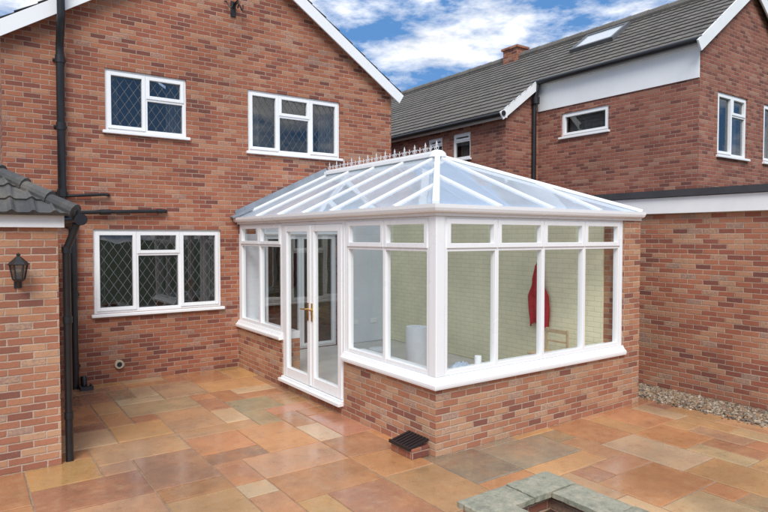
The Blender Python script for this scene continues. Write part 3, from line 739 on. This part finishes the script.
# ================================================================= SMALL THINGS
dg = thing('drain_surround', (3.52, 4.6, 0), 'brick surround with black slotted drain grate against dwarf wall', 'drain')
for q in ((3.43, 3.64, 4.42, 4.50, 0, .10), (3.43, 3.64, 4.68, 4.76, 0, .10), (3.43, 3.50, 4.505, 4.675, 0, .07)): MB().box(*q).build('surround_brick', BR_HOUSE, dg, bevel=.006)
w = MB()
for k in range(7):
    y = 4.43 + k * .047; w.hexa([(3.41, y, .095), (3.64, y, .145), (3.64, y + .03, .145), (3.41, y + .03, .095)], [(3.41, y, .112), (3.64, y, .162), (3.64, y + .03, .162), (3.41, y + .03, .112)])
w.hexa([(3.395, 4.42, .088), (3.412, 4.42, .088), (3.412, 4.75, .088), (3.395, 4.75, .088)], [(3.395, 4.42, .118), (3.412, 4.42, .118), (3.412, 4.75, .118), (3.395, 4.75, .118)])
w.build('grate', BLACK, dg)
gu = thing('drain_gully', (1.36, 9.1, 0), 'small dark plastic gully where the soil pipe meets patio', 'drain')
w = MB(); w.box(1.29, 1.31, 9.0, 9.2, 0, .05); w.box(1.43, 1.45, 9.0, 9.2, 0, .05); w.box(1.31, 1.43, 9.0, 9.02, 0, .05); w.build('gully_frame', DARK, gu)
w = MB()
for k in range(4): w.box(1.312, 1.428, 9.04 + k * .035, 9.055 + k * .035, .02, .03)
w.build('grate', BLACK, gu)

ap = thing('red_apron', (WR - .06, 5.62, 1.84), 'red apron hanging on the cream painted conservatory wall', 'apron')
w = MB(); nu, nv = 36, 34; P_ = {}
def ss(x): x = max(0, min(1, x)); return x * x * (3 - 2 * x)
for j in range(nv + 1):
    v_ = j / nv; z = 1.70 - .82 * v_
    hw = .055 + .045 * ss(v_ / .25) + .085 * ss((v_ - .28) / .25) - .02 * ss((v_ - .7) / .3)
    for i in range(nu + 1):
        u_ = i / nu * 2 - 1
        dd = .045 + (.022 * math.sin(u_ * 10 + v_ * 1.5) + .010 * math.sin(u_ * 21 + 1 - v_ * 2)) * (.35 + .65 * v_) + .03 * (1 - u_ * u_)
        P_[i, j] = (WR - .025 - dd, 5.62 + u_ * hw + .012 * math.sin(v_ * 5), z + (.03 * math.sin(u_ * 4 + .6) - .02 * abs(u_)) * v_ - .03 * (1 - v_) * (u_ * u_ - 1) * 0)
for j in range(nv):
    for i in range(nu): w.face([P_[i, j], P_[i + 1, j], P_[i + 1, j + 1], P_[i, j + 1]])
o = w.build('cloth', RED, ap, smooth=True, weld=True); so = o.modifiers.new('s', 'SOLIDIFY'); so.thickness = .006
MB().tube([(WR - .08, 5.575, 1.69), (WR - .06, 5.60, 1.76), (WR - .05, 5.62, 1.825), (WR - .06, 5.64, 1.76), (WR - .08, 5.665, 1.69)], .009, 8).build('neck_strap', RED, ap, smooth=True)
tag(MB().tube([(WR - .02, 5.62, 1.81), (WR - .06, 5.62, 1.81), (WR - .075, 5.62, 1.83)], .008, 8).build('coat_hook', GOLD, smooth=True), 'brass coat hook on the cream wall', 'hook')

ch = thing('wooden_chair', (6.2, 5.1, .155), 'small pine chair standing inside the conservatory', 'chair')
MB().box(6.0, 6.38, 4.92, 5.30, .58, .61).build('seat', WOOD, ch, bevel=.006)
for (x, y) in ((6.02, 4.94), (6.34, 4.94), (6.02, 5.26), (6.34, 5.26)): MB().beam((x, y, .155), (x, y, .58), .035, .035, up=(0, 1, 0)).build('leg', WOOD, ch)
w = MB(); w.box(6.345, 6.375, 4.93, 4.955, .61, .90); w.box(6.345, 6.375, 5.265, 5.29, .61, .90); w.box(6.35, 6.37, 4.955, 5.265, .84, .89); w.box(6.35, 6.37, 4.955, 5.265, .72, .745)
w.build('backrest', WOOD, ch, bevel=.004)
tag(MB().lathe((4.66, 5.92, .156), [(.05, .02), (.13, .0), (.135, .01), (.135, .81), (.13, .82), (.05, .82), (.045, .80), (.045, .03)], 32).build('packing_roll', PAPER, smooth=True), 'tall white roll of packing material standing on floor', 'roll')
tag(MB().lathe((5.1, 7.4, .156), [(.0, 0), (.12, 0), (.14, .25), (.148, .25), (.148, .27), (.0, .275)], 24).build('paint_tub', PVC, smooth=True), 'white plastic paint tub with lid on conservatory floor', 'tub')
tag(MB().box(4.05, 4.35, 6.2, 6.7, .156, .42).build('cardboard_box', simple('cardboard', (.36, .23, .13), .8, .2, 8), bevel=.006), 'brown cardboard box on conservatory floor', 'box')
w = MB(); nn = 14; P_ = {}
for i in range(nn + 1):
    for j in range(nn + 1):
        x = 4.02 + .24 * i / nn; y = 4.46 + .13 * j / nn; e = math.sin(math.pi * i / nn) * math.sin(math.pi * j / nn)
        P_[i, j] = (x + random.uniform(-.006, .006), y + random.uniform(-.004, .004), .765 + max(0, e) ** .5 * (.06 + random.uniform(-.015, .02)))
for i in range(nn):
    for j in range(nn): w.face([P_[i, j], P_[i + 1, j], P_[i + 1, j + 1], P_[i, j + 1]])
tag(w.build('crumpled_cloth', BLUE, smooth=True, weld=True), 'crumpled pale blue cloth lying on the white window sill', 'cloth')
tag(MB().lathe((4.38, 4.53, .763), [(.0, 0), (.035, 0), (.038, .08), (.035, .10), (.0, .102)], 16).build('small_pot', PAPER, smooth=True), 'small white pot on the window sill', 'pot')

# ================================================================= SKY + LIGHT
to_sun = Vector((-.45, -.66, .85)).normalized()
el = math.asin(to_sun.z); az = math.atan2(to_sun.x, to_sun.y)
Wd = bpy.data.worlds.new('World'); S.world = Wd; Wd.use_nodes = True; nt = Wd.node_tree; nt.nodes.clear(); h = N(nt)
out = h.node('ShaderNodeOutputWorld'); bg = h.node('ShaderNodeBackground'); bg.inputs[1].default_value = .15
sky = h.node('ShaderNodeTexSky'); sky.sky_type = 'NISHITA'; sky.sun_disc = False; sky.sun_elevation = el; sky.sun_rotation = az
sky.ozone_density = 2.0
tc = h.node('ShaderNodeTexCoord'); mp = h.node('ShaderNodeMapping'); mp.inputs['Scale'].default_value = (1, 1, 2.8); mp.inputs['Location'].default_value = (.3, 1.1, .2)
nt.links.new(tc.outputs['Generated'], mp.inputs[0])
n1 = h.noise(mp.outputs[0], 2.6, 9, .6)
cf = h.ramp(n1, [(.46, (0, 0, 0)), (.56, (1, 1, 1))])
n2 = h.noise(mp.outputs[0], 7, 6, .6)
cc = h.ramp(n2, [(.3, (4.8, 5.0, 5.4)), (.62, (9.5, 9.5, 9.6))])
c = h.mixc(.80, sky.outputs[0], (.60, 1.85, 4.3))
c = h.mixc(cf, c, cc)
nt.links.new(c, bg.inputs[0]); nt.links.new(bg.outputs[0], out.inputs[0])
sd = bpy.data.lights.new('sun', 'SUN'); sd.energy = 3.0; sd.angle = math.radians(32); sd.color = (1, .975, .94)
so = bpy.data.objects.new('sun', sd); so.rotation_euler = to_sun.to_track_quat('Z', 'Y').to_euler(); so.location = (0, 0, 20); COL.objects.link(so)

cam = bpy.data.cameras.new('camera'); cam.sensor_width = 36; cam.lens = 36 * 601 / 768; cam.clip_end = 2000; cam.clip_start = .05
co = bpy.data.objects.new('camera', cam); co.location = (0, 0, 2.1)
co.rotation_euler = (math.radians(90 - 1.81), 0, math.radians(-35.1)); COL.objects.link(co); S.camera = co
